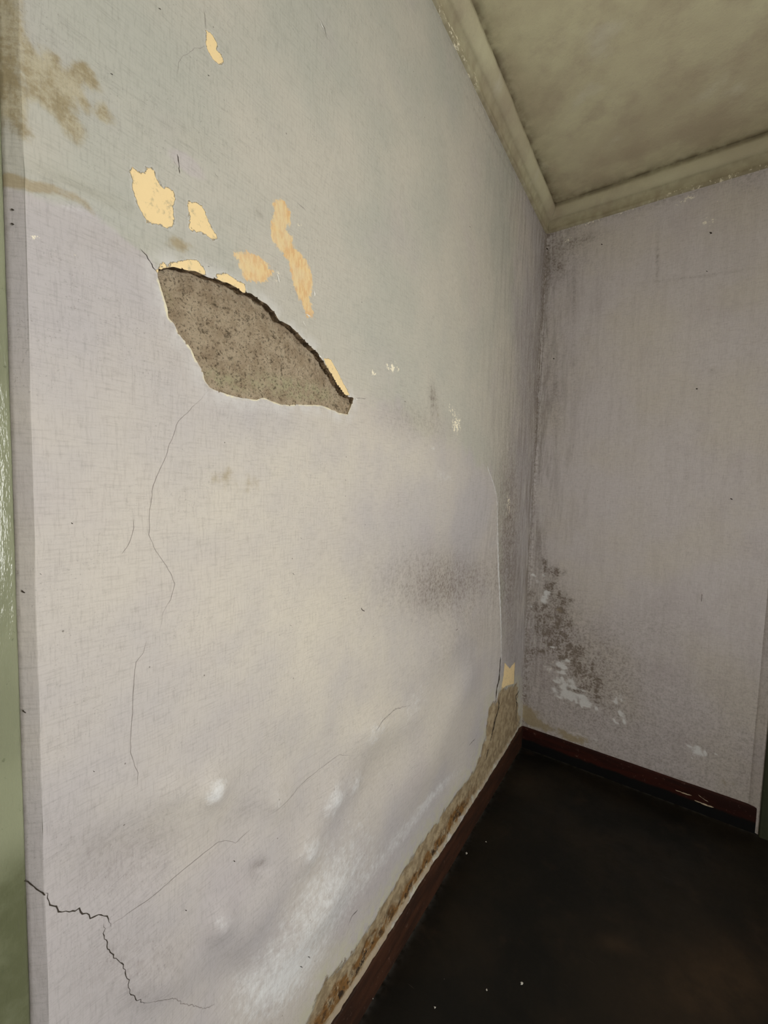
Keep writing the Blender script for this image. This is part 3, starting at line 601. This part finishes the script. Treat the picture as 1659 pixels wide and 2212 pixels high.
# ------------------------------------------------------------------ CORNICE (left and back runs, mitred)
prof = [(-.012, -.112), (.006, -.110), (.010, -.105), (.0095, -.098), (.008, -.090), (.0085, -.078), (.012, -.067), (.018, -.0595), (.026, -.057), (.036, -.050), (.044, -.039), (.0495, -.026), (.0500, -.014), (.0465, -.005), (.043, .004)]
def cornice(name, left):
    m = MB(['dark', 'fleck']); n = len(prof)
    run = np.concatenate([np.linspace(YR, .6, 60), np.linspace(.6, 1, 80)[1:] * 0 + np.linspace(.6, YB, 300)[1:80], np.linspace(.6, YB, 300)[80:]]) if left else np.linspace(0, WX, 320)
    VV, DD, FL = [], [], []
    for s in run:
        for (d, h) in prof:
            a = min(s, YB - d) if left else max(s, d)
            VV.append((d, a, ZT + h) if left else (a, YB - d, ZT + h))
    VV = np.array(VV); k = np.arange(len(VV)) % n
    c1, c2 = (VV[:, 1], VV[:, 2] * 1.0)if left else (VV[:, 0], VV[:, 2])
    off = .0018 * fbm(c1, c2, 9, 71, 3) + .0008 * fbm(c1, c2, 40, 72, 2)
    VV[:, 2] += off; VV[:, 0 if left else 1] += off * (1 if left else -1) * ((k > 0) & (k < n - 1))
    dk = np.where(k <= 3, .55, 0) + np.where(k >= n - 3, .55, 0) + np.where((k > 3) & (k < 8), .38, 0)  # shade of the cove and grooves painted along the profile
    y_ = VV[:, 1]; x_ = VV[:, 0]
    if left: fk = np.where((k <= 4), .55 * ((y_ > .93) & (y_ < 1.42)) * ss(.45, .62, fbm(y_, y_ * 0, 4, 73, 2) + .6), 0)
    else: fk = np.where((k <= 3), .45 * ss(.25, .6, x_), 0)
    I = np.arange(len(VV)).reshape(-1, n); F = np.stack([I[:-1, :-1], I[1:, :-1], I[1:, 1:], I[:-1, 1:]], -1).reshape(-1, 4)
    m.add(VV, F if not left else F[:, ::-1], 0, {'dark': dk, 'fleck': fk})
    return m.build(name, [M_corn], kind='structure')
cornice('trim_1', True)['label'] = 'olive plaster cornice above the left wall'
cornice('trim_2', False)['label'] = 'olive plaster cornice above the back wall'

# ------------------------------------------------------------------ BASEBOARDS
def baseboard(name, left, mat):
    m = MB(['fleck', 'low']); pr = [(-.002, ZB), (BT - .003, ZB), (BT - .0008, ZB - .0015), (BT, ZB - .005), (BT, .08), (BT, .04), (BT, .0), (BT, -.01)]; n = len(pr)
    run = np.linspace(yA + .002, YB, 260) if left else np.linspace(0, XR + .03, 200)
    VV = []
    for s in run:
        for (d, h) in pr:
            a = min(s, YB - max(d, 0)) if left else max(s, max(d, 0)); VV.append((d, a, h) if left else (a, YB - d, h))
    VV = np.array(VV); k = np.arange(len(VV)) % n; s_ = VV[:, 1 if left else 0]
    wob = .0016 * fbm(s_, s_ * 0, 5, 81, 3); VV[:, 2] += np.where(k < 4, wob, 0); VV[:, 0 if left else 1] += (.0010 * fbm(s_, VV[:, 2], 8, 82, 3) * (1 if left else -1)) * ((k > 0) & (k < n))
    I = np.arange(len(VV)).reshape(-1, n); F = np.stack([I[:-1, :-1], I[1:, :-1], I[1:, 1:], I[:-1, 1:]], -1).reshape(-1, 4)
    fk = np.zeros(len(VV)); 
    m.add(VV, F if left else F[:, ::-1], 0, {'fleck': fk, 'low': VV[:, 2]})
    return m
m = baseboard('b', True, M_bl); m.build('baseboard_left', [M_bl], kind='structure', label='dark red-brown board along the left wall')
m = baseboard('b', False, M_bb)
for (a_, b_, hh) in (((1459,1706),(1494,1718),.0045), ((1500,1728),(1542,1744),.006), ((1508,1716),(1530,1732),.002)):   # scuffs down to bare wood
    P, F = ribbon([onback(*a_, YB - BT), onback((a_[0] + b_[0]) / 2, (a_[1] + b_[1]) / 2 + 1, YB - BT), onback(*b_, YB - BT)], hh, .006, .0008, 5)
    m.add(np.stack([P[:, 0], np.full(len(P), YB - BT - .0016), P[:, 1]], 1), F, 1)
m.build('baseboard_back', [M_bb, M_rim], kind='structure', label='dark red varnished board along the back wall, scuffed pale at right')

# ------------------------------------------------------------------ DOOR CASINGS and the narrow plaster strips beside them (right one added for shade)
def vertical_run(name, mats, pr, z0, z1, keys=(), attr=None, nz=200, matsl=None, **kw):
    """profile (x, y) points swept up the wall"""
    n = len(pr); zz = np.linspace(z0, z1, nz); m = MB(keys); VV = np.array([(p[0], p[1], z) for z in zz for p in pr])
    I = np.arange(len(VV)).reshape(-1, n); F = np.stack([I[:-1, :-1], I[:-1, 1:], I[1:, 1:], I[1:, :-1]], -1).reshape(-1, 4)
    VV[:, 0] += .0006 * fbm(VV[:, 2], VV[:, 1], 12, 91, 3)
    m.add(VV, F, 0, attr(VV) if attr else None)
    return m.build(name, mats, **kw)
XF = -.015                                 # the reveal is this deep; the casing sits at its back
yE = onleft(23.5, 922, XF)[0]
zz = np.linspace(-.01, ZT, 740); rp = [(XF - .02, yE + .0006), (XF, yE + .0006), (XF * .8, yE + .0006 + (yA - yE) * .2), (XF * .5, yE + (yA - yE) * .5), (XF * .25, yA - (yA - yE) * .25), (-.0012, yA - .0012), (-.0003, yA - .0003), (None, yA)]
VV, YY = [], []
for (px_, py_) in rp:
    for q in zz:
        YY.append(yA - .0145 * min(1, (-px_ if px_ is not None else 0) / -XF)); VV.append((px_ if px_ is not None else 9, py_, q))
VV = np.array(VV); YY = np.array(YY); sv = surf(np.full(len(VV), yA), VV[:, 2]); VV[:, 0] = np.where(VV[:, 0] > 8, sv, VV[:, 0] + sv * .8)
VV[:, 1] += .0006 * fbm(VV[:, 2], VV[:, 0], 14, 93, 4) * (np.arange(len(VV)) < len(VV) - len(zz))
n = len(zz); I = np.arange(len(VV)).reshape(-1, n); F = np.stack([I[:-1, :-1], I[:-1, 1:], I[1:, 1:], I[1:, :-1]], -1).reshape(-1, 4)
A = masks_left(YY, VV[:, 2]); A['dark'] = A['dark'] + .25 * (np.arange(len(VV)) < 2 * n)
m = MB(KEYS); m.add(VV, F, 0, A)
def crack_reveal(pts, wid, seed):
    P, F = ribbon([onleft(*p) for p in pts], wid, .003, .0008, seed, False)
    tt = np.clip((yA - P[:, 0]) / .0145, -.1, 1.1); nv = np.array([yA - yE, XF]); nv = nv / np.linalg.norm(nv)
    m.add(np.stack([XF * tt + nv[0] * .0016 + surf(np.full(len(P), yA), P[:, 1]) * .8, yA - (yA - yE) * tt + nv[1] * .0016, P[:, 1]], 1), F, 1)
crack_reveal([(62,1918),(75,1920),(88,1922),(99,1932)], .0014, 3)
for px_, py_ in ((33, 449), (58, 1280), (61, 1542), (33, 480)): crack_reveal([(px_ - 2, py_ - 2), (px_, py_), (px_ + 3, py_ + 3)], .0013, px_)
m.build('trim_3', [M_left, M_crack], kind='structure', label='narrow plastered reveal between the left wall and the green casing')
gp = [(XF - .025, yE + .0015), (XF - .004, yE + .0010), (XF - .0012, yE - .0002), (XF, yE - .003), (XF, yE - .03), (XF, yE - .100), (XF - .002, yE - .103), (XF - .03, yE - .103)]
vertical_run('trim_4', [M_green], gp, -.01, 2.6, ('dark',), lambda V: {'dark': 1 - ss(.93, 1.0, V[:, 2])}, kind='structure', label='pale green glossy door casing at left edge')  # lower part darker: reflection of the dark floor painted into the enamel
# right-hand casing on the back wall
xe = onback(1643, 1738, YB - .014)[0]
fp = [(XR - .004, YB + .004), (XR, YB - .001), (XR + (xe - XR) * .3, YB - .004), (XR + (xe - XR) * .7, YB - .009), (xe, YB - .014), (xe + .004, YB - .013)]  # added fillet, turned from the window and tinted to give the casing's shadow strip
vertical_run('added_shade_fillet', [M_back], fp, ZB - .11, ZC, ('green', 'warm', 'tan', 'dark', 'pale', 'fleck'), lambda V: {'dark': np.full(len(V), .3)}, kind='structure', label='narrow added fillet standing in for shade beside the dark green casing')
gp = [(xe, YB + .01), (xe + .0004, YB - .013), (xe + .002, YB - .019), (xe + .006, YB - .021), (xe + .10, YB - .021), (xe + .102, YB + .01)]
vertical_run('trim_6', [M_green2], gp, -.01, 2.3, ('dark',), lambda V: {'dark': np.full(len(V), .5)}, kind='structure', label='dark green door casing at right edge')

# ------------------------------------------------------------------ plaster crumbs on the floor
def crumb(name, px, py, r0, label, seed):
    r = np.random.default_rng(seed); fx, fy = onfloor(px, py); bm = bmesh.new(); bmesh.ops.create_icosphere(bm, subdivisions=2, radius=r0)
    for v in bm.verts:
        n = v.co.normalized(); k = .75 + .5 * math.sin(n.x * 3 + seed) * math.cos(n.y * 4 - seed) + .15 * r.random(); v.co = Vector((n.x * r0 * k * 1.3, n.y * r0 * k, n.z * r0 * .35))
    me = bpy.data.meshes.new(name); bm.to_mesh(me); bm.free(); me.materials.append(M_flake)
    o = bpy.data.objects.new(name, me); COL.objects.link(o); o.location = (fx, fy, r0 * .33 + .0006); o.rotation_euler = (0, 0, seed)
    o['label'] = label; o['category'] = 'plaster crumb'; o['group'] = 'white plaster crumbs fallen on the dark floor'
crumb('plaster_crumb', 1127, 2125, .0040, 'largest pale plaster crumb, furthest out on the dark floor', 1)
crumb('plaster_crumb', 1051, 2139, .0022, 'tiny pale crumb just left of the largest floor crumb', 2)
crumb('plaster_crumb', 939, 2177, .0024, 'small pale crumb midway between baseboard and largest floor crumb', 3)
crumb('plaster_crumb', 804, 2157, .0035, 'pale dusty crumb lying right beside the left baseboard, lowest in view', 4)
crumb('plaster_crumb', 1008, 1844, .0040, 'white crumb halfway along the floor near the left baseboard', 5)
crumb('plaster_crumb', 1050, 1819, .0024, 'tiny white crumb, farthest back of those on the floor', 6)
